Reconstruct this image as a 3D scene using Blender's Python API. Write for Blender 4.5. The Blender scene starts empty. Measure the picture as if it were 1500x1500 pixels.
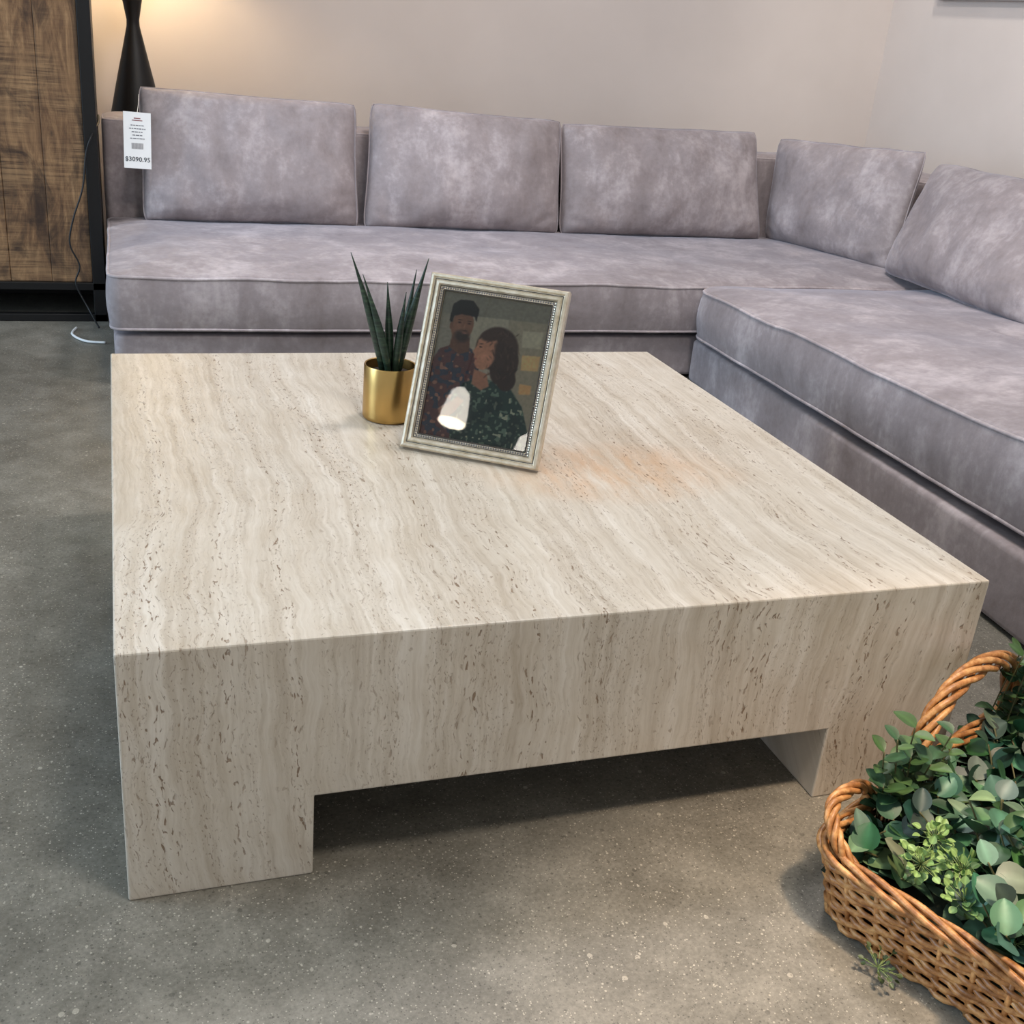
import bpy, bmesh, math, random
import numpy as np
from mathutils import Vector, noise, Matrix
random.seed(7); np.random.seed(7)
scn=bpy.context.scene
scn.view_settings.view_transform='Standard'
def lin(r,g,b,a=1.0):
    f=lambda c:(c/255/12.92 if c/255<=0.04045 else ((c/255+0.055)/1.055)**2.4)
    return (f(r),f(g),f(b),a)
# ---------------------------------------------------------------- helpers
def link(o,parent=None):
    bpy.context.collection.objects.link(o)
    if parent: o.parent=parent
    return o
def empty(name):
    e=bpy.data.objects.new(name,None); e.empty_display_size=.1; return link(e)
def mesh_obj(name,verts,faces,mat=None,parent=None,smooth=False,bevel=0,seg=2,subsurf=0):
    m=bpy.data.meshes.new(name); m.from_pydata([tuple(v) for v in verts],[],faces); m.update()
    bm=bmesh.new(); bm.from_mesh(m); bmesh.ops.recalc_face_normals(bm,faces=bm.faces); bm.to_mesh(m); bm.free()
    if smooth:
        for p in m.polygons: p.use_smooth=True
    o=bpy.data.objects.new(name,m)
    if mat: m.materials.append(mat)
    link(o,parent)
    if bevel:
        b=o.modifiers.new('b','BEVEL'); b.width=bevel; b.segments=seg; b.limit_method='ANGLE'; b.harden_normals=False
    if subsurf:
        s=o.modifiers.new('s','SUBSURF'); s.levels=subsurf; s.render_levels=subsurf
    return o
class MB:
    def __init__(s): s.v=[];s.f=[]
    def add(s,v,f):
        n=len(s.v); s.v+= [tuple(a) for a in v]; s.f+=[tuple(i+n for i in q) for q in f]
    def box(s,x0,x1,y0,y1,z0,z1):
        s.add([(x0,y0,z0),(x1,y0,z0),(x1,y1,z0),(x0,y1,z0),(x0,y0,z1),(x1,y0,z1),(x1,y1,z1),(x0,y1,z1)],
              [(0,3,2,1),(4,5,6,7),(0,1,5,4),(1,2,6,5),(2,3,7,6),(3,0,4,7)])
    def tube(s,pts,r,n=8,closed=False,cap=True):
        P=[Vector(p) for p in pts]; N=len(P); R=r if hasattr(r,'__len__') else [r]*N
        vs=[];fs=[]; prev=None
        for i in range(N):
            if closed: t=P[(i+1)%N]-P[i-1]
            else: t=P[min(i+1,N-1)]-P[max(i-1,0)]
            t.normalize()
            if prev is None:
                a=Vector((0,0,1)) if abs(t.z)<.9 else Vector((1,0,0)); u=t.cross(a).normalized()
            else:
                u=(prev-t*prev.dot(t)).normalized()
            prev=u; w=t.cross(u)
            for k in range(n):
                th=2*math.pi*k/n; vs.append(P[i]+(u*math.cos(th)+w*math.sin(th))*R[i])
        M=N if closed else N-1
        for i in range(M):
            j=(i+1)%N
            for k in range(n):
                fs.append((i*n+k,i*n+(k+1)%n,j*n+(k+1)%n,j*n+k))
        if cap and not closed:
            fs.append(tuple(range(n-1,-1,-1))); fs.append(tuple((N-1)*n+k for k in range(n)))
        s.add(vs,fs)
    def lathe(s,prof,c=(0,0,0),n=48):
        vs=[];fs=[]
        for r,z in prof:
            for k in range(n):
                th=2*math.pi*k/n; vs.append((c[0]+r*math.cos(th),c[1]+r*math.sin(th),c[2]+z))
        for i in range(len(prof)-1):
            for k in range(n):
                fs.append((i*n+k,i*n+(k+1)%n,(i+1)*n+(k+1)%n,(i+1)*n+k))
        s.add(vs,fs)
    def obj(s,name,mat,parent=None,**k): return mesh_obj(name,s.v,s.f,mat,parent,**k)
class NT:
    def __init__(s,name):
        s.m=bpy.data.materials.new(name); s.m.use_nodes=True; s.t=s.m.node_tree; s.n=s.t.nodes; s.b=s.n['Principled BSDF']
    def new(s,t,**k):
        x=s.n.new(t)
        for a,b in k.items(): setattr(x,a,b)
        return x
    def l(s,a,b): s.t.links.new(a,b)
    def math(s,op,a,b=None,clamp=False):
        x=s.new('ShaderNodeMath',operation=op,use_clamp=clamp)
        for i,v in enumerate((a,b)):
            if v is None: continue
            if isinstance(v,(int,float)): x.inputs[i].default_value=v
            else: s.l(v,x.inputs[i])
        return x.outputs[0]
    def noise(s,vec,scale,detail=4,rough=.5,dist=0):
        x=s.new('ShaderNodeTexNoise'); x.inputs['Scale'].default_value=scale; x.inputs['Detail'].default_value=detail
        x.inputs['Roughness'].default_value=rough; x.inputs['Distortion'].default_value=dist
        if vec is not None: s.l(vec,x.inputs['Vector'])
        return x.outputs['Fac']
    def ramp(s,fac,stops):
        x=s.new('ShaderNodeValToRGB'); e=x.color_ramp.elements
        while len(e)<len(stops): e.new(.5)
        for i,(p,c) in enumerate(stops): e[i].position=p; e[i].color=c if hasattr(c,'__len__') else (c,c,c,1)
        s.l(fac,x.inputs[0]); return x.outputs[0]
    def mix(s,fac,a,b,mode='MIX'):
        x=s.new('ShaderNodeMix',data_type='RGBA',blend_type=mode)
        for sock,v in ((x.inputs[0],fac),(x.inputs[6],a),(x.inputs[7],b)):
            if isinstance(v,(int,float)): sock.default_value=v
            elif isinstance(v,tuple): sock.default_value=v
            else: s.l(v,sock)
        return x.outputs[2]
    def obj(s): return s.new('ShaderNodeTexCoord').outputs['Object']
    def scale(s,vec,sx,sy,sz):
        x=s.new('ShaderNodeMapping'); x.inputs['Scale'].default_value=(sx,sy,sz); s.l(vec,x.inputs[0]); return x.outputs[0]
    def bump(s,h,strength,dist=.002):
        x=s.new('ShaderNodeBump'); x.inputs['Strength'].default_value=strength; x.inputs['Distance'].default_value=dist
        s.l(h,x.inputs['Height']); s.l(x.outputs[0],s.b.inputs['Normal'])
    def set(s,**k):
        for a,v in k.items():
            i=s.b.inputs[a.replace('_',' ')]
            if isinstance(v,(int,float,tuple)): i.default_value=v
            else: s.l(v,i)
        return s.m
def plain(name,col,rough=.5,metal=0,**k):
    t=NT(name); o=t.obj(); n=t.noise(o,40,3)
    c=t.mix(t.math('MULTIPLY',n,.25),col,tuple(x*.7 for x in col[:3])+(1,))
    return t.set(Base_Color=c,Roughness=rough,Metallic=metal,**k)
# ---------------------------------------------------------------- materials
def mat_travertine():
    t=NT('travertine'); o=t.obj(); sp=t.new('ShaderNodeSeparateXYZ'); t.l(o,sp.inputs[0])
    yz=t.math('SUBTRACT',sp.outputs[1],sp.outputs[2])
    cb0=t.new('ShaderNodeCombineXYZ'); t.l(sp.outputs[0],cb0.inputs[0]); t.l(yz,cb0.inputs[1])
    w1=t.math('MULTIPLY',t.math('SUBTRACT',t.noise(cb0.outputs[0],1.6,2),.5),.11)
    w2=t.math('MULTIPLY',t.math('SUBTRACT',t.noise(cb0.outputs[0],12,3,.55),.5),.028)
    X=t.math('ADD',t.math('ADD',sp.outputs[0],w1),w2)
    cb=t.new('ShaderNodeCombineXYZ'); t.l(X,cb.inputs[0]); t.l(yz,cb.inputs[1]); v=cb.outputs[0]
    broad=t.noise(t.scale(v,5,.3,1),1,5,.6)
    streak=t.noise(t.scale(v,24,.45,1),1,7,.68)
    mid=t.noise(t.scale(v,60,1.6,1),1,5,.6)
    fine=t.noise(t.scale(v,170,10,1),1,4,.65)
    cloud=t.noise(cb0.outputs[0],9,5,.65)
    c1=t.ramp(broad,[(.32,lin(172,160,143)),(.5,lin(199,189,173)),(.66,lin(221,214,202))])
    c2=t.ramp(streak,[(.33,lin(136,118,97)),(.44,lin(180,168,150)),(.52,lin(205,195,180)),(.59,lin(211,203,190)),(.66,lin(242,238,230))])
    col=t.mix(.6,c1,c2)
    c4=t.ramp(mid,[(.32,lin(142,125,104)),(.48,lin(195,184,168)),(.56,lin(207,198,184)),(.68,lin(240,235,227))])
    col=t.mix(.34,col,c4)
    c3=t.ramp(fine,[(.34,lin(154,138,118)),(.5,lin(201,191,176)),(.68,lin(230,223,212))])
    col=t.mix(.24,col,c3)
    col=t.mix(.14,col,t.ramp(cloud,[(.35,lin(166,146,120)),(.65,lin(224,219,210))]))
    # warm light cast beside the picture frame, painted into the stone as tan
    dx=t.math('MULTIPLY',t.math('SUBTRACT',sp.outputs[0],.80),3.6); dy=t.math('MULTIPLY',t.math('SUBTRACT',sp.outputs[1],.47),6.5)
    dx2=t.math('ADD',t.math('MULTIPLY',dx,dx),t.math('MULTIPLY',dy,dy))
    light_tint=t.math('MULTIPLY',t.ramp(dx2,[(.05,1.0),(.95,0.0)]),t.ramp(t.noise(t.scale(v,26,9,1),1,4,.65),[(.35,.15),(.62,1.0)]))
    col=t.mix(t.math('MULTIPLY',light_tint,.62),col,lin(198,156,114))
    pm=t.ramp(t.noise(t.scale(v,26,.7,1),1,4,.65),[(.47,0.0),(.6,1.0)])
    pits=t.ramp(t.noise(t.scale(v,210,60,1),1,2.5,.6,.5),[(.592,0.0),(.64,1.0)])
    pit=t.math('MULTIPLY',pits,pm)
    pits2=t.ramp(t.noise(t.scale(v,400,150,1),1,2,.5,.3),[(.61,0.0),(.67,1.0)])
    pm2=t.ramp(t.noise(t.scale(v,34,1.4,1),1,3,.6),[(.45,0.0),(.58,1.0)])
    pit=t.math('MAXIMUM',pit,t.math('MULTIPLY',t.math('MULTIPLY',pits2,pm2),.6))
    col=t.mix(t.math('MULTIPLY',pit,.8),col,lin(112,84,58))
    h=t.math('SUBTRACT',t.math('MULTIPLY',fine,.15),pit)
    t.bump(h,.45,.002)
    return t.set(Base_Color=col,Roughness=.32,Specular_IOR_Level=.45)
def mat_velvet(name='mauve_grey_velvet',gain=1.0):
    t=NT(name); o=t.obj()
    a=t.noise(t.scale(o,1,1,1),4.0,4,.58,.4)
    b=t.noise(t.scale(o,10,10,4),1,4,.6,.5)
    c=t.noise(o,50,4,.65)
    f=t.math('ADD',t.math('ADD',t.math('MULTIPLY',a,.38),t.math('MULTIPLY',b,.40)),t.math('MULTIPLY',c,.22))
    g=lambda r,gg,bb: lin(min(255,r*gain),min(255,gg*gain),min(255,bb*gain))
    col=t.ramp(f,[(.36,g(132,122,122)),(.5,g(152,142,143)),(.63,g(184,174,175))])
    t.bump(t.noise(o,14,5,.6),.18,.012)
    m=t.set(Base_Color=col,Roughness=.68,Sheen_Weight=.45,Sheen_Roughness=.32,Specular_IOR_Level=.22)
    t.b.inputs['Sheen Tint'].default_value=lin(212,214,230)
    return m
def mat_floor():
    t=NT('polished_concrete'); o=t.obj()
    a=t.noise(o,1.4,5,.6); b=t.noise(o,12,6,.7); g=t.noise(o,160,4,.75)
    f=t.math('ADD',t.math('ADD',t.math('MULTIPLY',a,.4),t.math('MULTIPLY',b,.3)),t.math('MULTIPLY',g,.3))
    col=t.ramp(f,[(.38,lin(86,82,73)),(.5,lin(116,112,102)),(.62,lin(146,141,130))])
    def spk(scale,lo,hi,lt,dk,sz0,sz1):
        nonlocal col
        v=t.new('ShaderNodeTexVoronoi'); v.inputs['Scale'].default_value=scale; t.l(o,v.inputs['Vector'])
        sc=t.new('ShaderNodeSeparateColor'); t.l(v.outputs['Color'],sc.inputs[0])
        size=t.math('ADD',t.math('MULTIPLY',sc.outputs[1],sz1),sz0)
        d=t.math('ADD',v.outputs['Distance'],t.math('MULTIPLY',t.math('SUBTRACT',g,.5),.35))
        spot=t.math('LESS_THAN',d,size)
        light=t.math('MULTIPLY',spot,t.math('GREATER_THAN',sc.outputs[0],hi))
        dark=t.math('MULTIPLY',spot,t.math('LESS_THAN',sc.outputs[0],lo))
        col=t.mix(t.math('MULTIPLY',light,lt),col,lin(206,198,182))
        col=t.mix(t.math('MULTIPLY',dark,dk),col,lin(56,52,48))
    spk(70,.2,.93,.42,.4,.05,.22)
    spk(190,.18,.88,.5,.5,.1,.25)
    spk(380,.17,.89,.5,.45,.2,.25)
    return t.set(Base_Color=col,Roughness=.44,Specular_IOR_Level=.4)
def mat_wall():
    t=NT('painted_plaster'); o=t.obj()
    col=t.ramp(t.noise(o,3,3),[(.3,lin(213,202,195)),(.7,lin(219,208,201))])
    t.bump(t.noise(o,180,3),.06,.001)
    return t.set(Base_Color=col,Roughness=.8)
def mat_wood():
    t=NT('rustic_mango_wood'); o=t.obj()
    g=t.noise(t.scale(o,8,8,1.5),2,9,.72,2.2)
    pat=t.noise(t.scale(o,6,6,3.5),1,6,.65,1.5)
    saw=t.noise(t.scale(o,4,1,110),1,4,.75)
    sawm=t.noise(t.scale(o,7,1,5),1,3,.6)
    sp=t.new('ShaderNodeSeparateXYZ'); t.l(o,sp.inputs[0])
    plank=t.math('FLOOR',t.math('MULTIPLY',t.math('ADD',sp.outputs[0],.063),8.0))
    wn=t.new('ShaderNodeTexWhiteNoise',noise_dimensions='1D'); t.l(plank,wn.inputs['W'])
    col=t.ramp(g,[(.3,lin(54,36,24)),(.46,lin(106,76,50)),(.58,lin(140,106,72)),(.72,lin(176,140,100))])
    col=t.mix(t.ramp(sawm,[(.42,.08),(.62,.55)]),col,t.ramp(saw,[(.38,lin(40,27,18)),(.58,lin(164,130,92))]))
    col=t.mix(t.ramp(pat,[(.5,0.0),(.64,.8)]),col,lin(44,28,18))
    col=t.mix(t.math('MULTIPLY',wn.outputs['Value'],.4),col,lin(76,52,34))
    t.bump(saw,.4,.002)
    return t.set(Base_Color=col,Roughness=.7)
def mat_attr(name,rough=.5,**k):
    t=NT(name); a=t.new('ShaderNodeVertexColor',layer_name='Col'); n=t.noise(t.obj(),120,3)
    c=t.mix(t.math('MULTIPLY',n,.2),a.outputs[0],(0,0,0,1))
    return t.set(Base_Color=c,Roughness=rough,**k)
def mat_wicker():
    t=NT('wicker'); o=t.obj()
    c=t.ramp(t.noise(o,45,4,.7),[(.3,lin(112,68,34)),(.5,lin(172,118,68)),(.7,lin(216,168,110))])
    return t.set(Base_Color=c,Roughness=.42)
def mat_glass():
    m=bpy.data.materials.new('picture_glass'); m.use_nodes=True; n=m.node_tree.nodes; n.clear()
    o=n.new('ShaderNodeOutputMaterial'); mx=n.new('ShaderNodeMixShader'); tr=n.new('ShaderNodeBsdfTransparent'); gl=n.new('ShaderNodeBsdfGlossy')
    gl.inputs['Roughness'].default_value=.02; fr=n.new('ShaderNodeFresnel'); fr.inputs[0].default_value=1.6
    tr.inputs[0].default_value=(.96,.98,.96,1)
    L=m.node_tree.links.new; L(fr.outputs[0],mx.inputs[0]); L(tr.outputs[0],mx.inputs[1]); L(gl.outputs[0],mx.inputs[2]); L(mx.outputs[0],o.inputs[0])
    return m
def mat_emit(name,col,st):
    t=NT(name); return t.set(Base_Color=col,Emission_Color=col,Emission_Strength=st,Roughness=.6)
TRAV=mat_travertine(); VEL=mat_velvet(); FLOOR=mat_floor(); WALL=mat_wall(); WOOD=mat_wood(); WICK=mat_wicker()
BLACK=plain('black_metal',lin(22,21,21),.45,.3); BRASS=plain('brushed_brass',lin(196,160,98),.3,1.0)
SOIL=plain('soil',lin(40,30,22),.9); WHITE=plain('white_card',lin(238,238,236),.6); CORD=plain('black_cord',lin(20,20,20),.5)
# ---------------------------------------------------------------- room
b=MB(); b.box(-5,3.6,-4,3.85,-.1,0); b.obj('floor',FLOOR)
b=MB(); b.box(-5,3.6,3.75,3.85,0,2.9); b.obj('wall_back',WALL)
b=MB(); b.box(3.5,3.6,-4,3.75,0,2.9); b.obj('wall_right',WALL)
b=MB(); b.box(-5,3.6,-4,3.85,2.9,3.0); b.obj('ceiling',plain('ceiling_paint',lin(225,222,216),.8))
# ---------------------------------------------------------------- travertine table
xs=[0,.226,.9766,1.2]; ys=[0,.226,.97,1.196]; zs=[0,.123,.351]
def filled(i,j,k):
    if not(0<=i<3 and 0<=j<3 and 0<=k<2): return False
    return True if k==1 else (i!=1 and j!=1)
bm=bmesh.new(); vd={}
def gv(i,j,k):
    if (i,j,k) not in vd: vd[(i,j,k)]=bm.verts.new((xs[i],ys[j],zs[k]))
    return vd[(i,j,k)]
for i in range(3):
    for j in range(3):
        for k in range(2):
            if not filled(i,j,k): continue
            for d,q in (((-1,0,0),[(0,0,0),(0,0,1),(0,1,1),(0,1,0)]),((1,0,0),[(1,0,0),(1,1,0),(1,1,1),(1,0,1)]),
                        ((0,-1,0),[(0,0,0),(1,0,0),(1,0,1),(0,0,1)]),((0,1,0),[(0,1,0),(0,1,1),(1,1,1),(1,1,0)]),
                        ((0,0,-1),[(0,0,0),(0,1,0),(1,1,0),(1,0,0)]),((0,0,1),[(0,0,1),(1,0,1),(1,1,1),(0,1,1)])):
                if not filled(i+d[0],j+d[1],k+d[2]):
                    bm.faces.new([gv(i+a,j+b_,k+c) for a,b_,c in q])
bmesh.ops.recalc_face_normals(bm,faces=bm.faces)
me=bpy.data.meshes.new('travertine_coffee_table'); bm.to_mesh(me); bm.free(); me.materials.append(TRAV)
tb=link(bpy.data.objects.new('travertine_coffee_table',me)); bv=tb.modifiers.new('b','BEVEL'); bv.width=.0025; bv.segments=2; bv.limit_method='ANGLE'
# ---------------------------------------------------------------- sofa
sofa=empty('sectional_sofa')
def rrect(x0,x1,y0,y1,r,step=.04):
    r=max(min(r,(x1-x0)/2-1e-4,(y1-y0)/2-1e-4),1e-4); pts=[]
    for cx,cy,a0 in ((x1-r,y0+r,-90),(x1-r,y1-r,0),(x0+r,y1-r,90),(x0+r,y0+r,180)):
        for k in range(7):
            a=math.radians(a0+90*k/6); pts.append((cx+r*math.cos(a),cy+r*math.sin(a)))
    return pts
def resample(pts,n_side):
    out=[]; N=len(pts)
    for i in range(N):
        out.append(pts[i])
        if i%7==6:
            a=pts[i]; c=pts[(i+1)%N]; n=n_side[(i//7)%2]
            for k in range(1,n): out.append((a[0]+(c[0]-a[0])*k/n,a[1]+(c[1]-a[1])*k/n))
    return out
def rbox(name,x0,x1,y0,y1,z0,z1,r=.03,e=.02,crown=0.0,wr=.0,warp=None,piping=(),mat=VEL,bulge=.0,seed=0):
    nx=max(2,int((x1-x0)/.05)); ny=max(2,int((y1-y0)/.05)); ns=(ny,nx)
    prof=[]
    mx=min(x1-x0,y1-y0)/2
    prof.append((e+.02,z0)); 
    for k in range(5):
        a=math.radians(90*k/4); prof.append((e-e*math.sin(a),z0+e-e*math.cos(a)))
    zz=np.linspace(z0+e,z1-e,6)[1:-1]
    for z in zz: prof.append((-bulge*math.sin(math.pi*(z-z0-e)/(z1-z0-2*e)),z))
    for k in range(5):
        a=math.radians(90*k/4); prof.append((e-e*math.cos(a),z1-e+e*math.sin(a)))
    for s in (.08,.16,.26,.38,.5,.62,.74,.86,.97):
        ins=e+(mx-e)*s; prof.append((ins,z1+crown*(1-(1-min(1,s*1.8))**2)))
    def mapp(p):
        x,y,z=p
        if wr:
            n=noise.noise_vector(Vector((x*3.1+seed,y*3.1,z*3.1))); n2=noise.noise_vector(Vector((x*9+seed,y*9,z*9)))
            x+=wr*(n.x*.6+n2.x*.3); y+=wr*(n.y*.6+n2.y*.3); z+=wr*(n.z+n2.z*.4)*(1 if z>z0+.03 else .2)
        return warp((x,y,z)) if warp else (x,y,z)
    vs=[];fs=[];L=None
    for ins,z in prof:
        pts=resample(rrect(x0+ins,x1-ins,y0+ins,y1-ins,max(r-ins*.6,.004)),ns); L=len(pts)
        vs+= [mapp((p[0],p[1],z)) for p in pts]
    for i in range(len(prof)-1):
        for k in range(L): fs.append((i*L+k,i*L+(k+1)%L,(i+1)*L+(k+1)%L,(i+1)*L+k))
    fs.append(tuple(range(L-1,-1,-1))); fs.append(tuple((len(prof)-1)*L+k for k in range(L)))
    o=mesh_obj(name,vs,fs,mat,sofa,smooth=True)
    if piping:
        mb=MB()
        for z,ins in piping:
            pts=resample(rrect(x0+ins,x1-ins,y0+ins,y1-ins,max(r-ins*.6,.004)),ns)
            mb.tube([mapp((p[0],p[1],z)) for p in pts],.0048,8,closed=True)
        mb.obj(name+'_piping',VELP,sofa,smooth=True)
    return o
VELP=mat_velvet('velvet_piping',1.1)  # lighter velvet copy: the highlight along the piping is put into its colour
# back run
rbox('base_rear',0.0,3.06,2.09,3.18,.012,.146,.03,.012)
rbox('backrest_rear',-.012,3.1,3.02,3.23,.02,.64,.03,.02,crown=.006,wr=.006,piping=((.63,.006),))
rbox('seat_cushion_rear',-.008,2.84,2.07,3.02,.158,.318,.035,.016,crown=.02,wr=.008,piping=((.311,.003),(.166,.003)),bulge=.006)
def mkwarp(a):
    def warp(p):
        x,y,z=p; s=max(0,min(1.5,(2.07-y)/1.67)); k=max(0,min(1,(3.1-x)/1.3))
        return (x-a*s*k,y,z*(1+.2*min(s,1.15)))
    return warp
rbox('base_side',1.795,3.06,-.55,2.085,.006,.142,.04,.012,warp=mkwarp(.135))
rbox('backrest_side',2.88,3.1,-.58,3.02,.02,.64,.03,.02,crown=.006,wr=.006,piping=((.63,.006),))
rbox('seat_cushion_side',1.77,2.88,-.56,2.065,.158,.318,.09,.018,crown=.022,wr=.008,warp=mkwarp(.09),piping=((.309,.003),(.167,.003)),bulge=.008,seed=9)
def pillow(name,BL,BR,TR,TL,T,seed,N=32):
    BL,BR,TR,TL=map(Vector,(BL,BR,TR,TL)); nrm=((BR-BL).cross(TL-BL)).normalized()
    def shp(u,v):
        k=1-.03*(u*u*v*v)**4
        uu=u*(1-.022*(1-v**2))*k; vv=v*(1-.03*(1-u**2))*k
        a=(uu+1)/2; c=(vv+1)/2
        return BL*(1-a)*(1-c)+BR*a*(1-c)+TR*a*c+TL*(1-a)*c
    vs=[];fs=[]
    for side in (1,-1):
        base=len(vs)
        for j in range(N+1):
            for i in range(N+1):
                u=-math.cos(math.pi*i/N)*.35+.65*(-1+2*i/N); v=-math.cos(math.pi*j/N)*.35+.65*(-1+2*j/N)
                P=shp(u,v)
                th=T*(max(0,(1-u**4))*max(0,(1-v**4)))**.45*(1.08-.12*v)*(.78+.22*(1-u*u)*(1-v*v))
                q=P*6+Vector((seed*3.7,seed,0))
                ed=min(1,(1-max(abs(u),abs(v)))*6)
                th+=ed*(.013*noise.noise(q)+.008*noise.noise(q*2.3))
                rr=min(math.hypot(u-a0,v-b0) for a0 in(-1,1) for b0 in(-1,1))
                th+=ed*.004*math.sin(rr*30+seed)*max(0,1-rr*1.5)
                # soft gathers running down from the top seam
                th+=ed*.0028*math.sin(u*34+3*noise.noise(Vector((u*3,v*2,seed))))*max(0,(v-.4)/.6)
                P=P+Vector((0,0,.008*noise.noise(Vector((u*2+seed,v*2,1)))))
                vs.append(P+nrm*th*side)
        for j in range(N):
            for i in range(N):
                k=base+j*(N+1)+i; fs.append((k,k+1,k+N+2,k+N+1) if side==1 else (k,k+N+1,k+N+2,k+1))
    m=bpy.data.meshes.new(name); m.from_pydata([tuple(v) for v in vs],[],fs)
    bm=bmesh.new(); bm.from_mesh(m); bmesh.ops.remove_doubles(bm,verts=bm.verts,dist=.0006); bmesh.ops.recalc_face_normals(bm,faces=bm.faces); bm.to_mesh(m); bm.free()
    for p in m.polygons: p.use_smooth=True
    m.materials.append(VEL); o=link(bpy.data.objects.new(name,m),sofa)
    mb=MB(); pts=[]
    for k in range(4*24):
        s=k%24/24*2-1; e=k//24
        u,v={0:(s,-1),1:(1,s),2:(-s,1),3:(-1,-s)}[e]
        pts.append(shp(u,v)+Vector((0,0,.008*noise.noise(Vector((u*2+seed,v*2,1))))))
    mb.tube(pts,.0028,6,closed=True); mb.obj(name+'_seam',VEL,sofa,smooth=True)
pillow('back_cushion_1',(.105,2.87,.325),(.838,2.87,.325),(.838,2.98,.735),(.108,2.98,.748),.085,1,44)
pillow('back_cushion_2',(.85,2.87,.325),(1.60,2.87,.325),(1.612,2.98,.725),(.885,2.98,.745),.085,2,44)
pillow('back_cushion_3',(1.60,2.87,.325),(2.475,2.87,.325),(2.44,2.98,.735),(1.605,2.98,.718),.085,3,44)
pillow('back_cushion_4',(2.53,2.93,.325),(2.69,2.30,.33),(2.80,2.38,.75),(2.56,3.0,.715),.075,4,44)
pillow('back_cushion_5',(2.62,2.25,.34),(2.48,1.35,.36),(2.74,1.46,.74),(2.80,2.30,.72),.085,5,44)
# ---------------------------------------------------------------- price tag
tag=empty('price_tag')
tw,thh=.084,.172
tagm=MB(); tagm.box(-tw/2,tw/2,-.0006,.0006,-thh/2,thh/2)
tg=tagm.obj('card',WHITE,tag)
INK=plain('ink_grey',lin(120,120,125),.7); INKR=plain('ink_red',lin(150,100,100),.7); INKB=plain('ink_dark',lin(40,52,64),.7)
mb=MB()
for z,w in ((.046,.04),(.036,.05),(.026,.034),(.016,.03),(.006,.044)):
    x=-w/2
    while x<w/2:
        l=random.uniform(.004,.011); mb.box(x,min(x+l,w/2),-.0012,-.0006,z-.0014,z+.0014); x+=l+.002
mb.obj('fine_print',INK,tag)
mb=MB(); mb.box(-.010,.010,-.0012,-.0006,.066,.069); mb.box(-.016,.016,-.0012,-.0006,.060,.0625); mb.obj('header_print',INKR,tag)
mb=MB()
for k in range(14): mb.box(-.018+k*.0026,-.018+k*.0026+.0013,-.0012,-.0006,-.026,-.008)
mb.obj('barcode',INK,tag)
tc=bpy.data.curves.new('price','FONT'); tc.body='$3090.95'; tc.size=.0195; tc.align_x='CENTER'; tc.extrude=.0002; tc.offset=.00015; tc.space_character=1.06
to=link(bpy.data.objects.new('price',tc),tag); to.rotation_euler=(math.pi/2,0,0); to.location=(0,-.0012,-.064); tc.materials.append(INKB)
tag.location=(.098,2.80,.592); tag.rotation_euler=(math.radians(-6),math.radians(2),math.radians(4))
mb=MB(); mb.tube([(0,0,.08),(.01,.06,.11),(.02,.15,.145)],.0008,5); mb.obj('string',WHITE,tag)
# ---------------------------------------------------------------- lamp + console
con=empty('console_table'); mb=MB(); mb.box(.03,.9,3.28,3.66,.53,.56)
for x in (.03,.87):
    for y in (3.28,3.63): mb.box(x,x+.03,y,y+.03,0,.53)
mb.box(.06,.87,3.3,3.64,.12,.14); mb.obj('frame',BLACK,con,bevel=.002)
lamp=empty('table_lamp'); mb=MB()
mb.lathe([(0,0),(.094,0),(.096,.012),(.092,.05),(.068,.16),(.04,.28),(.023,.355),(.022,.375),(.032,.43),(.052,.53),(.058,.58),(.04,.6),(.008,.605),(.008,.68),(0,.68)],(.112,3.46,.56),40)
mb.obj('base',BLACK,lamp,smooth=True)
SH=NT('lamp_shade_linen'); SHm=SH.set(Base_Color=lin(240,225,195),Roughness=.8,Emission_Color=lin(255,214,150),Emission_Strength=1.6)
mb=MB(); mb.lathe([(.2,0),(.155,.26)],(.112,3.46,1.2),48); so=mb.obj('shade',SHm,lamp,smooth=True)
so.modifiers.new('s','SOLIDIFY').thickness=.002
def light(name,typ,loc,energy,col,size=.3,rot=None,parent=None,**k):
    l=bpy.data.lights.new(name,typ); l.energy=energy; l.color=col
    if typ=='AREA': l.size=size
    else: l.shadow_soft_size=size
    for a,v in k.items(): setattr(l,a,v)
    o=bpy.data.objects.new(name,l); link(o,parent); o.location=loc
    if rot is not None:
        d=Vector(rot)-Vector(loc); o.rotation_euler=d.to_track_quat('-Z','Y').to_euler()
    return o
light('bulb','POINT',(.112,3.46,1.3),9,(1,.80,.52),.04,parent=lamp)
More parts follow.
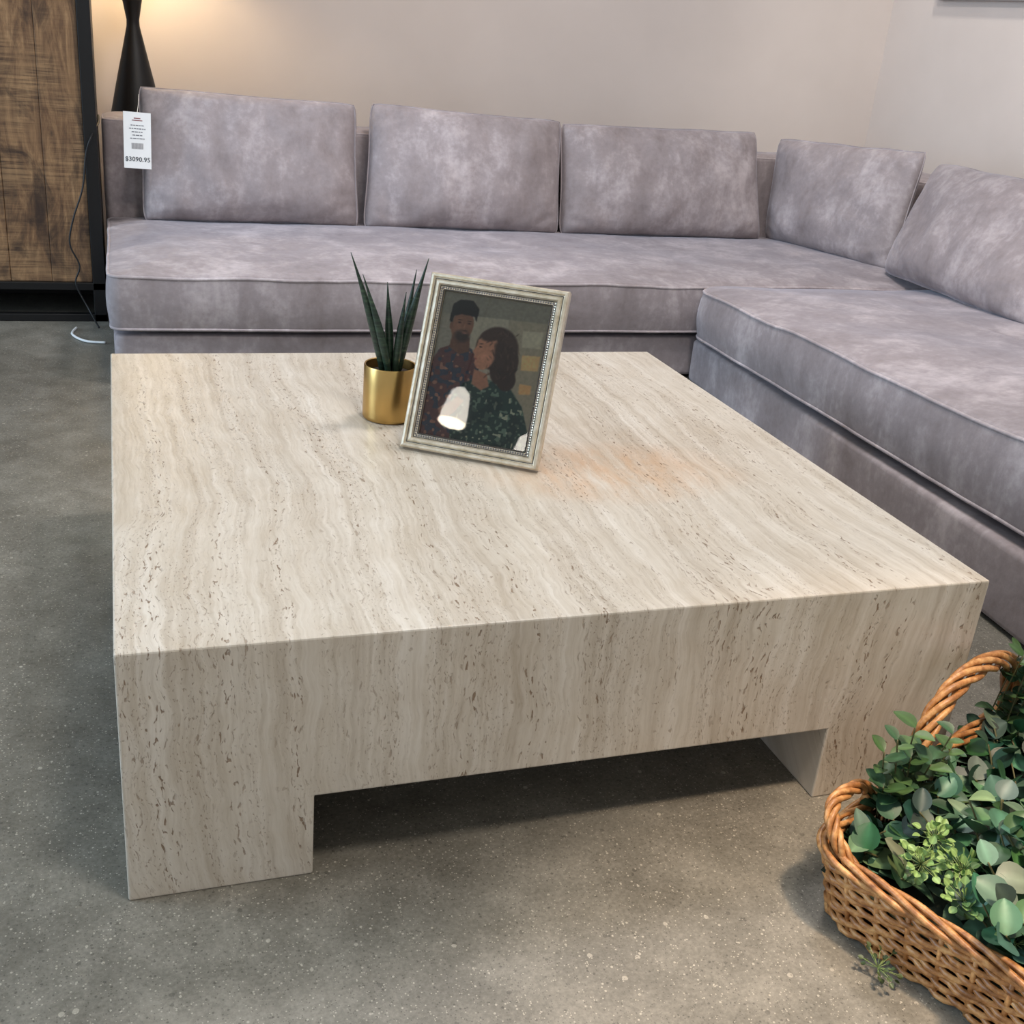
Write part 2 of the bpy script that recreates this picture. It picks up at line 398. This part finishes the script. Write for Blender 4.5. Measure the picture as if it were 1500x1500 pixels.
# ---------------------------------------------------------------- cabinet
cab=empty('wooden_cabinet')
mb=MB(); y=2.815; cx=.042
for k in range(9):
    x1=-.105+cx-k*.125; mb.box(x1-.1242,x1,y+.0015*(k%2),3.2,.13,1.7)
mb.obj('planks',WOOD,cab,bevel=.002)
mb=MB()
for x in (-.105+cx,-1.27): mb.box(x,x+.04,2.8,3.22,0,1.74)
mb.box(-1.27,-.065+cx,2.8,3.22,.105,.13); mb.box(-1.27,-.065+cx,2.8,2.83,0,.025); mb.box(-1.27,-.065+cx,3.19,3.22,0,.13); mb.box(-1.27,-.065+cx,2.8,3.22,1.7,1.74)
mb.obj('metal_frame',BLACK,cab,bevel=.002)
cord=empty('lamp_cord')
def smooth_path(p,n=8):
    P=[Vector(a) for a in p]; out=[]
    for i in range(len(P)-1):
        p0=P[max(i-1,0)];p1=P[i];p2=P[i+1];p3=P[min(i+2,len(P)-1)]
        for k in range(n):
            t=k/n; out.append(.5*((2*p1)+(-p0+p2)*t+(2*p0-5*p1+4*p2-p3)*t*t+(-p0+3*p1-3*p2+p3)*t**3))
    out.append(P[-1]); return out
mb=MB(); mb.tube(smooth_path([(-.018,2.99,.645),(-.018,2.9,.63),(-.04,2.79,.60),(-.06,2.785,.54),(-.075,2.785,.44),(-.11,2.785,.34),(-.125,2.785,.26),(-.10,2.785,.19),(-.115,2.785,.13),(-.08,2.77,.05),(-.05,2.7,.006)]),.003,6); mb.obj('black_cord',CORD,cord,smooth=True)
mb=MB(); mb.tube(smooth_path([(-.12,2.7,.005),(-.13,2.62,.005),(-.09,2.54,.005),(-.03,2.52,.005)]),.004,6); mb.obj('white_cord',WHITE,cord,smooth=True)
# wall art on right wall
art=empty('framed_wall_art'); mb=MB(); mb.box(3.465,3.498,1.9,3.4,1.30,2.2); mb.obj('frame',plain('grey_frame',lin(160,155,154),.5),art,bevel=.003)
mb=MB(); mb.box(3.46,3.466,1.93,3.37,1.33,2.17); mb.obj('canvas',plain('canvas_print',lin(180,176,170),.8),art)
# ---------------------------------------------------------------- brass pot + snake plant
pc=(.480,.770,.351)
plant=empty('potted_snake_plant'); mb=MB()
mb.lathe([(0,.0005),(.044,.0005),(.047,.003),(.0475,.008),(.0475,.099),(.0465,.101),(.0445,.1),(.0445,.082),(0,.082)],pc,64); mb.obj('brass_pot',BRASS,plant,smooth=True)
bpy.context.view_layer.update()
pm_=plant.children[0]; es=pm_.modifiers.new('e','EDGE_SPLIT'); es.split_angle=math.radians(50)
mb=MB(); mb.lathe([(.0445,.083),(.03,.088),(0,.09)],pc,32); mb.obj('soil',SOIL,plant,smooth=True)
LEAFS=NT('snake_leaf'); o_=LEAFS.obj(); bands=LEAFS.noise(LEAFS.scale(o_,20,20,160),1,3,.6,1)
LEAFm=LEAFS.set(Base_Color=LEAFS.ramp(bands,[(.35,lin(18,32,24)),(.55,lin(34,54,40)),(.7,lin(62,82,60))]),Roughness=.4)
mb=MB()
spec=[((-.014,.0),(-.078,.0,.215),.0065),((-.006,-.012),(-.058,-.01,.18),.006),((.0,.006),(-.012,.0,.165),.0065),((.006,-.01),(.020,-.01,.15),.006),((.014,.0),(.060,0,.208),.0075),((.018,.008),(.043,.015,.185),.006)]
for (bx,by),(tx,ty,tz),r in spec:
    pts=[];rs=[]
    for k in range(15):
        t=k/14; pts.append((pc[0]+bx+(tx-bx)*t**1.25,pc[1]+by+(ty-by)*t**1.2,pc[2]+.084+tz*t)); rs.append(r*(.75+.5*math.sin(math.pi*min(t*1.2,1)))*(1-t**2.6)+.0006)
    mb.tube(pts,rs,8)
mb.obj('spiky_leaves',LEAFm,plant,smooth=True)
# ---------------------------------------------------------------- picture frame
pf=empty('picture_frame')
BLc=Vector((.466,.608,.3555)); e=Vector((.829,-.559,0)).normalized(); back=Vector((.559,.829,0)).normalized(); th=math.radians(22.5)
up=back*math.sin(th)+Vector((0,0,math.cos(th))); nn=e.cross(up).normalized()
if nn.dot(Vector((-.5,-1.7,.4)))<0: nn=-nn
FW,FH,BD=.242,.300,.027
Mx=Matrix((( e.x,up.x,nn.x,BLc.x),(e.y,up.y,nn.y,BLc.y),(e.z,up.z,nn.z,BLc.z),(0,0,0,1)))
def ploc(u,v,d): return Mx@Vector((u,v,d))
FR=NT('champagne_silver_leaf'); oo=FR.obj(); FRm=FR.set(Base_Color=FR.ramp(FR.noise(oo,60,4,.6),[(.3,lin(198,184,158)),(.5,lin(220,208,186)),(.7,lin(236,226,208))]),Roughness=.3,Metallic=.6)
FRD=plain('dark_patina',lin(70,64,58),.5,.4)
prof=[(0,-.010),(0,.004),(.0025,.008),(.006,.0085),(.008,.005),(.0105,.0045),(.013,.007),(.017,.0075),(.0195,.003),(.022,.002),(BD,.0015),(BD,-.010)]
vs=[];fs=[]
for ins,d in prof:
    for u,v in ((ins,ins),(FW-ins,ins),(FW-ins,FH-ins),(ins,FH-ins)): vs.append(ploc(u,v,d))
for i in range(len(prof)):
    j=(i+1)%len(prof)
    for k in range(4): fs.append((i*4+k,i*4+(k+1)%4,j*4+(k+1)%4,j*4+k))
mesh_obj('moulding',vs,fs,FRm,pf)
mb=MB()
def rail(ins,d,r): 
    c=[(ins,ins),(FW-ins,ins),(FW-ins,FH-ins),(ins,FH-ins)]
    for k in range(4): mb.tube([ploc(*c[k],d),ploc(*c[(k+1)%4],d)],r,6)
rail(.0095,.0045,.0008); rail(.0196,.0028,.0009); rail(.0262,.0025,.0012); mb.obj('groove_lines',FRD,pf)
mb=MB(); ins=.0228
cs=[(ins,ins),(FW-ins,ins),(FW-ins,FH-ins),(ins,FH-ins)]
for k in range(4):
    a=cs[k];c=cs[(k+1)%4]; L=math.hypot(a[0]-c[0],a[1]-c[1]); n=int(L/.0042)
    for i in range(n):
        t=(i+.5)/n; P=ploc(a[0]+(c[0]-a[0])*t,a[1]+(c[1]-a[1])*t,.0033); r=.0019
        mb.add([P+r*(e),P-r*e,P+r*up,P-r*up,P+nn*r,P-nn*r],[(0,2,4),(2,1,4),(1,3,4),(3,0,4)])
mb.obj('beading',plain('bead_pewter',lin(112,108,108),.35,.6),pf,smooth=True)
mesh_obj('backing',[ploc(u,v,d) for d in(-.012,-.008) for u,v in((.004,.004),(FW-.004,.004),(FW-.004,FH-.004),(.004,FH-.004))],[(0,1,2,3),(4,5,6,7),(0,1,5,4),(1,2,6,5),(2,3,7,6),(3,0,4,7)],FRD,pf)
topP=ploc(FW/2,FH*.68,-.012); foot=Vector((topP.x,topP.y,.3525))+back*.075
w=.022
mesh_obj('easel_leg',[topP+e*w,topP-e*w,foot-e*w*1.4,foot+e*w*1.4,topP+e*w-nn*.003,topP-e*w-nn*.003,foot-e*w*1.4+back*.004,foot+e*w*1.4+back*.004],[(0,1,2,3),(7,6,5,4),(0,1,5,4),(1,2,6,5),(2,3,7,6),(3,0,4,7)],FRD,pf)
# printed photograph: colour attribute on a fine flat grid
GW,GH=240,320
yy,xx=np.mgrid[0:GH,0:GW]; U=xx/(GW-1); V=1-yy/(GH-1)
img=np.zeros((GH,GW,3)); rng=np.random.RandomState(3)
def nz(sx,sy,seed):
    r=np.random.RandomState(seed); g=r.rand(sy+1,sx+1); gx=U*sx; gy=V*sy; i=np.clip(gx.astype(int),0,sx-1); j=np.clip(gy.astype(int),0,sy-1); a=gx-i; c=gy-j
    a=a*a*(3-2*a); c=c*c*(3-2*c)
    return (g[j,i]*(1-a)+g[j,i+1]*a)*(1-c)+(g[j+1,i]*(1-a)+g[j+1,i+1]*a)*c
def put(mask,col,al=1.0):
    global img
    m=np.clip(mask,0,1)[...,None]*al; c=np.array(col)/255. if not isinstance(col,np.ndarray) else col
    img=img*(1-m)+c*m
def ell(cx,cy,rx,ry,rot=0,soft=.06):
    a=math.radians(rot); dx=(U-cx); dy=(V-cy)*1.35; X=dx*math.cos(a)+dy*math.sin(a); Y=-dx*math.sin(a)+dy*math.cos(a)
    return np.clip((1-np.sqrt((X/rx)**2+(Y/(ry*1.35))**2))/soft,0,1)
def poly(pts):
    inside=np.zeros_like(U,bool); n=len(pts); j=n-1
    for i in range(n):
        xi,yi=pts[i]; xj,yj=pts[j]
        c=((yi>V)!=(yj>V))&(U<(xj-xi)*(V-yi)/((yj-yi)+1e-9)+xi); inside^=c; j=i
    m=inside.astype(float)
    for _ in range(2): m=(m+np.roll(m,1,0)+np.roll(m,-1,0)+np.roll(m,1,1)+np.roll(m,-1,1))/5
    return m
img[:]=np.array([130,124,110])/255.
put(poly([(0,0),(.3,0),(.26,1),(0,1)]),(114,108,97)); put(poly([(.62,0),(1,0),(1,1),(.7,1)]),(120,112,97)); put(poly([(0,0),(1,0),(1,.13),(0,.16)]),(104,100,90))
put(poly([(.8,.36),(.96,.35),(.96,.45),(.81,.46)]),(166,136,98)); put(poly([(.82,.55),(.93,.55),(.93,.61),(.83,.62)]),(160,126,88)); put(poly([(.77,.2),(.95,.19),(.95,.3),(.78,.31)]),(140,134,118))
# man
put(poly([(0,.5),(.06,.40),(.17,.36),(.34,.37),(.44,.45),(.46,1),(0,1)]),(76,50,50))
pat=nz(26,34,5); sh=poly([(0,.5),(.06,.40),(.17,.36),(.34,.37),(.44,.45),(.46,1),(0,1)])
put(sh*(pat>.6),(46,50,62)); put(sh*(nz(30,38,8)>.78),(118,84,72))
put(poly([(.15,.30),(.31,.30),(.33,.39),(.24,.42),(.14,.38)]),(84,57,45))
put(ell(.225,.225,.105,.115,4,.12),(104,72,56)); put(ell(.19,.24,.05,.09,0,1),(128,92,72),.5); put(ell(.235,.296,.09,.052,0,.5),(44,33,29)); put(ell(.25,.262,.05,.026,0,.9),(98,67,53)); put(ell(.253,.258,.036,.006,0,.8),(50,36,30)); put(ell(.255,.274,.028,.006,0,.6),(112,72,66))
put(poly([(.10,.20),(.11,.09),(.17,.055),(.28,.05),(.35,.10),(.345,.19),(.32,.155),(.2,.15),(.135,.17),(.13,.23)]),(24,20,19))
for cx_ in (.195,.283):
    put(ell(cx_,.207,.026,.012,0,.9),(78,53,43)); put(ell(cx_,.207,.016,.005,0,.7),(26,18,15)); put(ell(cx_,.190,.028,.005,0,.8),(34,24,20))
put(ell(.245,.232,.014,.026,0,1),(124,88,70)); put(ell(.125,.235,.016,.03,0,.3),(96,66,52))
# woman's body
body=poly([(.30,1),(.26,.86),(.24,.70),(.33,.60),(.46,.555),(.60,.56),(.76,.60),(.88,.70),(.97,.86),(1,1)])
put(body,(30,48,44)); put(body*(nz(40,52,11)>.72),(78,94,82)); put(body*(nz(34,44,12)>.84),(128,130,112)); put(body*(nz(12,10,14)>.6),(22,34,34),.5)
put(poly([(.40,.50),(.52,.52),(.56,.60),(.49,.635),(.40,.60)]),(130,92,74))
put(ell(.57,.345,.20,.155,-12,.1),(54,38,33)); put(ell(.66,.45,.125,.14,12,.12),(48,33,28)); put(ell(.70,.54,.09,.08,0,.15),(44,30,26))
put(poly([(.52,.25),(.44,.265),(.392,.305),(.386,.345),(.358,.387),(.380,.398),(.376,.420),(.392,.433),(.388,.46),(.42,.493),(.48,.498),(.55,.46),(.58,.40),(.57,.30)]),(142,102,82))
put(ell(.50,.262,.11,.045,-16,.3),(56,39,33)); put(ell(.605,.37,.065,.12,-5,.4),(50,35,30)); put(ell(.57,.46,.03,.05,0,.6),(50,35,30))
put(ell(.425,.348,.022,.010,0,.9),(104,72,58)); put(ell(.422,.347,.016,.005,0,.7),(32,20,17)); put(ell(.425,.327,.026,.005,-8,.8),(50,34,28)); put(ell(.396,.430,.016,.008,0,.7),(118,64,60)); put(ell(.47,.41,.06,.05,0,1),(160,116,94),.6)
for k in range(90):
    cx_=rng.uniform(.46,.78); cy=rng.uniform(.22,.58)
    if ((cx_-.63)/.17)**2+((cy-.4)/.2)**2<1: put(ell(cx_,cy,.010,.022,rng.uniform(-60,60),.9),(82,58,46) if k%2 else (30,21,19),.5)
put(poly([(.16,.80),(.30,.70),(.36,.72),(.30,.80),(.20,.88)]),(124,88,70))
for k in range(4): put(poly([(.14+.012*k,.80+.018*k),(.19+.01*k,.765+.018*k),(.20+.01*k,.778+.018*k),(.15+.012*k,.815+.018*k)]),(134,96,78))
img*= (0.95+.1*nz(60,80,21))[...,None]; img=np.clip(img,0,1)
imgl=np.clip(np.where(img<=.04045,img/12.92,((img+.055)/1.055)**2.4)*2.8,0,.95)
m0=BD-.003; vs=[]
co=np.zeros((GH,GW,3))
for a in range(3):
    co[...,a]=BLc[a]+e[a]*(m0+U*(FW-2*m0))+up[a]*(m0+(1-V)*(FH-2*m0))+nn[a]*(-.004)
idx=np.arange(GH*GW).reshape(GH,GW)
faces=np.stack([idx[:-1,:-1],idx[:-1,1:],idx[1:,1:],idx[1:,:-1]],-1).reshape(-1,4)
m=bpy.data.meshes.new('printed_photograph'); m.from_pydata(co.reshape(-1,3).tolist(),[],faces.tolist())
ca=m.color_attributes.new('Col','FLOAT_COLOR','POINT'); buf=np.ones((GH*GW,4),dtype=np.float32); buf[:,:3]=imgl.reshape(-1,3); ca.data.foreach_set('color',buf.ravel())
m.materials.append(mat_attr('photo_print',.6)); link(bpy.data.objects.new('printed_photograph',m),pf)
g0=BD-.001
mesh_obj('glass',[ploc(u,v,-.001) for u,v in((g0,g0),(FW-g0,g0),(FW-g0,FH-g0),(g0,FH-g0))],[(0,1,2,3)],mat_glass(),pf)
# ---------------------------------------------------------------- basket
bas=empty('wicker_basket')
O=Vector((.822,-.205,0)); wv=Vector((.915,.404,0)).normalized(); uv=Vector((.404,-.915,0)).normalized()
BWd,BLn=.58,.50
def per(inset,r=.05,step=.011):
    x0,x1,y0,y1=inset,BWd-inset,inset,BLn-inset; pts=resample(rrect(x0,x1,y0,y1,r),(int((y1-y0)/step),int((x1-x0)/step)))
    P=[Vector((p[0],p[1])) for p in pts]; P.append(P[0]); d=[0]
    for i in range(1,len(P)): d.append(d[-1]+(P[i]-P[i-1]).length)
    n=2*int(d[-1]/step/2); n-=n%4; out=[]; j=0
    for i in range(n):
        s=d[-1]*i/n
        while d[j+1]<s: j+=1
        t=(s-d[j])/max(1e-9,(d[j+1]-d[j])); out.append(P[j].lerp(P[j+1],t))
    return out
def B(p,z): return O+wv*p[0]+uv*p[1]+Vector((0,0,z))
mb=MB(); HT=.105; rows=12
for r_ in range(rows):
    z=.006+r_*(HT-.010)/(rows-1); ins=.018*(1-z/HT)
    pts=per(ins); n=len(pts); out=[]
    for i,p in enumerate(pts):
        t=(pts[(i+1)%n]-pts[i-1]).normalized(); nr=Vector((t.y,-t.x))
        off=.0045*math.sin(math.pi*i/2+math.pi*(r_%2)+math.pi/4)
        out.append(B(p+nr*off,z+.0018*noise.noise(Vector((i*.3,r_*5,0)))))
    mb.tube(out,.0040,6,closed=True)
mb.obj('woven_wall',WICK,bas,smooth=True)
mb=MB(); base=per(.018,step=.04); topp=per(0,step=.04); n=min(len(base),len(topp))
for i in range(0,n):
    a=base[int(i*len(base)/n)]; c=topp[int(i*len(topp)/n)]; mb.tube([B(a,.002),B(c,HT)],.0035,6)
for r_ in range(4):
    pts=per(0); n=len(pts); out=[]
    for i,p in enumerate(pts):
        t=(pts[(i+1)%n]-pts[i-1]).normalized(); nr=Vector((t.y,-t.x)); ph=2*math.pi*i/22+r_*1.571
        out.append(B(p+nr*.009*math.cos(ph),HT+.005+.007*math.sin(ph)))
    mb.tube(out,.0042,7,closed=True)
def twisted(path,R=.009,r=.0046,turn=11,ns=4):
    P=smooth_path(path,12)
    for s in range(ns):
        out=[]
        for i,p in enumerate(P):
            t=(P[min(i+1,len(P)-1)]-P[max(i-1,0)]).normalized(); a=t.cross(Vector((.4,-.9,.1))).normalized(); c=t.cross(a)
            ph=2*math.pi*i/turn/2+s*2*math.pi/ns; rr=R*(1+.15*noise.noise(Vector((i*.2,s,0)))); out.append(p+a*rr*math.cos(ph)+c*rr*math.sin(ph))
        mb.tube(out,r,7)
twisted([B((.265,0),.09),B((.25,0),.15),B((.28,0),.205),B((.34,0),.235),B((.43,0),.232),B((.51,0),.195),B((.55,0),.10)],.011,.0048,16,5)
twisted([B((.012,.06),.10),B((.008,.025),.135),B((.035,.0),.158),B((.09,.0),.158),B((.125,0),.135),B((.13,0),.10)],.006,.004)
mb.obj('rim_and_handles',WICK,bas,smooth=True)
lp=per(.02,step=.05)
mesh_obj('inner_floor',[B(p,.008) for p in lp],[tuple(range(len(lp)))],SOIL,bas)
bedv=[];bedf=[];NB=28
for j in range(NB+1):
    for i in range(NB+1):
        a,c=i/NB,j/NB; p=(.014+a*(BWd-.028),.014+c*(BLn-.028)); ed=min(a,1-a,c,1-c)
        bedv.append(B(p,.07+.03*min(1,ed*5)+.012*noise.noise(Vector((a*9,c*9,0)))))
for j in range(NB):
    for i in range(NB):
        k=j*(NB+1)+i; bedf.append((k,k+1,k+NB+2,k+NB+1))
mesh_obj('moss_bed',bedv,bedf,plain('moss_bed',lin(30,38,24),.95),bas,smooth=True)
# ---------------------------------------------------------------- foliage
fv=[];ff=[];fc=[]
def leaf(P,d,up_,L,Wd,col):
    d=d.normalized(); s=d.cross(up_)
    if s.length<1e-3: s=Vector((1,0,0))
    s.normalize(); n_=s.cross(d).normalized(); base=len(fv)
    rows_=[(0,.08),(.1,.55),(.25,.88),(.42,1),(.6,.95),(.78,.72),(.92,.38),(1,.03)]
    bend=random.uniform(-.25,.4); fold=random.uniform(.1,.4)
    for t,w in rows_:
        c=P+d*L*t-n_*L*bend*t*t
        for k in(-1,-.5,0,.5,1): fv.append(c+s*Wd/2*w*k+n_*(k*k*fold*Wd*w*.5)); fc.append(tuple(x*(1.0 if k else 1.4) for x in col))
    for i in range(len(rows_)-1):
        for k in range(4): a=base+i*5+k; ff.append((a,a+1,a+6,a+5))
stem=MB(); sstem=MB()
PAL=[(48,82,54),(58,94,64),(72,110,82),(42,70,50),(88,120,96),(64,96,62),(80,114,92),(38,62,46),(110,138,110)]
def L3(c): 
    q=lin(*c); return q[:3]
for k in range(270):
    p=(random.uniform(.04,BWd-.03),random.uniform(.02,BLn-.03)); root=B(p,.07)
    edge=(p[0]/BWd-.5, p[1]/BLn-.5)
    h=random.uniform(.03,.095)+.03*min(1,p[0]/.25)
    if p[0]>.2 and p[1]<.14: h=random.uniform(.02,.055)
    if p[0]<.14 and p[1]<.2: h*=.6
    tilt=wv*(edge[0]*.06+random.uniform(-.04,.04))+uv*(edge[1]*.08+random.uniform(-.04,.04))
    if p[1]<.08: tilt+=uv*.03
    tip=root+Vector((0,0,h))+tilt
    mid=root.lerp(tip,.5)-tilt*.2
    path=smooth_path([root,mid,tip],6); stem.tube(path,.0013,5)
    nlf=random.randint(4,6); base_c=random.choice(PAL)
    for j in range(nlf):
        t=.3+.7*j/(nlf-1); P=path[min(len(path)-1,int(t*(len(path)-1)))]
        a=j*2.4+random.random()*1.5; d=Vector((math.cos(a),math.sin(a),random.uniform(-.15,.5)))
        if j==nlf-1: d=Vector((random.uniform(-.8,.8),random.uniform(-.8,.8),.7))
        Lf=random.uniform(.032,.050)*(1.1-.25*t); c=tuple(max(0,x+random.randint(-12,12)) for x in base_c)
        leaf(P,d,Vector((random.uniform(-.5,.5),random.uniform(-.6,.3),1)),Lf,Lf*random.uniform(.78,1.0),L3(c))
for k in range(28):
    if k<16: p=(random.uniform(.13,.23),random.uniform(.0,.04)); dt=Vector((random.uniform(-.04,.02),random.uniform(-.03,-.005),random.uniform(.05,.14)))
    else: p=(random.uniform(.46,.57),random.uniform(.0,.03)); dt=Vector((random.uniform(.0,.04),random.uniform(-.02,.0),random.uniform(.08,.16)))
    root=B(p,.10); tip=root+dt
    path=smooth_path([root,root.lerp(tip,.5)+Vector((0,0,.01)),tip],6); stem.tube(path,.0011,5)
    for j in range(7):
        P=path[min(len(path)-1,2+int(j*(len(path)-3)/6))]; a=j*2.4
        Lf=random.uniform(.02,.032); leaf(P,Vector((math.cos(a),math.sin(a)-.4,.4)),Vector((0,0,1)),Lf,Lf*.85,L3(random.choice([(56,84,44),(72,100,58),(46,78,50)])))
def sprig(c0,n,R,col,big):
    for k in range(n):
        d=Vector((random.gauss(0,1),random.gauss(0,1),random.gauss(.5,.8))).normalized(); P=c0+d*R*random.uniform(.3,1)
        sstem.tube([c0,P],.0005,4)
        leaf(P,d,Vector((random.uniform(-.6,.6),random.uniform(-.8,.2),1)),big,big*.9,L3(col))
for c0 in (B((.05,.12),.135),B((.075,.16),.14),B((.045,.18),.125),B((.10,.11),.14)):
    sprig(c0,46,.028,(132,162,96),.011)
for c0 in (B((.035,.25),.12),):
    sprig(c0,20,.024,(110,140,84),.012)
sprig(B((-.02,.13),.02),24,.026,(70,84,50),.007)
# keep every leaf clear of the stone table
for i,v_ in enumerate(fv):
    if v_[0]<1.215 and v_[1]>-.004: fv[i]=Vector((v_[0],-.004-.0005*random.random(),v_[2]))
m=bpy.data.meshes.new('leaves'); m.from_pydata([tuple(v) for v in fv],[],ff)
ca=m.color_attributes.new('Col','FLOAT_COLOR','POINT')
ca.data.foreach_set('color',np.array([list(c)+[1] for c in fc],dtype=np.float32).ravel())
for p in m.polygons: p.use_smooth=True
euc=empty('eucalyptus_foliage'); m.materials.append(mat_attr('eucalyptus_leaf',.48)); link(bpy.data.objects.new('leaves',m),euc)
stem.obj('stems',plain('stem',lin(96,92,58),.6),euc,smooth=True)
sstem.obj('sprig_stems',plain('sprig_stem',lin(128,146,88),.6),euc,smooth=True)
# ---------------------------------------------------------------- pendants (behind-left of the camera, seen in the glass)
for P in ((-1.64,-1.13,1.735),(-1.40,-1.38,1.60)):
    pe=empty('pendant_lamp'); mb=MB(); mb.lathe([(.062,-.09),(.058,-.03),(.042,.06),(.018,.085),(0,.09)],P,32); mb.obj('glass_shade',mat_emit('opal_glass',(1,.93,.82,1),14),pe,smooth=True)
    mb=MB(); mb.tube([(P[0],P[1],P[2]+.085),(P[0],P[1],2.9)],.004,6); mb.obj('cable',CORD,pe)
# ---------------------------------------------------------------- lights
light('ceiling_spot_front','SPOT',(1.0,-.9,2.85),330,(1,.75,.53),.10,rot=(1.02,-.66,0),spot_size=math.radians(34),spot_blend=.6)
light('ceiling_panel_front','AREA',(.7,-.8,2.85),34,(1,.92,.83),.4,rot=(.7,-.6,0))
light('ceiling_panel_rear','AREA',(1.3,1.3,2.85),44,(1,.96,.96),.5,rot=(1.3,1.6,0))
light('ceiling_spot_seat','SPOT',(.5,1.7,2.85),70,(.84,.89,1),.06,rot=(.75,2.5,.3),spot_size=math.radians(40),spot_blend=.5)
light('ceiling_spot_chaise','SPOT',(2.0,.6,2.85),45,(1,.90,.86),.06,rot=(2.3,1.3,.3),spot_size=math.radians(42),spot_blend=.6)
light('ceiling_panel_left','AREA',(-1.6,.6,2.85),20,(.62,.84,1),.8,rot=(-1.2,.8,0))
light('window_daylight_left','AREA',(-4.6,.9,1.7),160,(.54,.76,1),2.2,rot=(1.5,1.2,.3))
light('wall_washer','SPOT',(2.7,2.2,2.8),80,(1,.94,.86),.1,rot=(3.5,3.0,1.0),spot_size=1.3,spot_blend=.8)
light('wall_washer.001','SPOT',(1.2,2.6,2.8),14,(1,.90,.84),.1,rot=(1.4,3.75,1.0),spot_size=1.6,spot_blend=.9)
w=bpy.data.worlds.new('w'); scn.world=w; w.use_nodes=True; w.node_tree.nodes['Background'].inputs[0].default_value=(.86,.92,1,1); w.node_tree.nodes['Background'].inputs[1].default_value=.62
# ---------------------------------------------------------------- camera
cd=bpy.data.cameras.new('camera'); cam=link(bpy.data.objects.new('camera',cd)); cd.sensor_width=36; cd.lens=36*1636.85/1500
cam.location=(.02978,-1.13887,1.02265); cam.rotation_euler=(1.16287,-.08643,-.31846); cd.clip_start=.01
scn.camera=cam
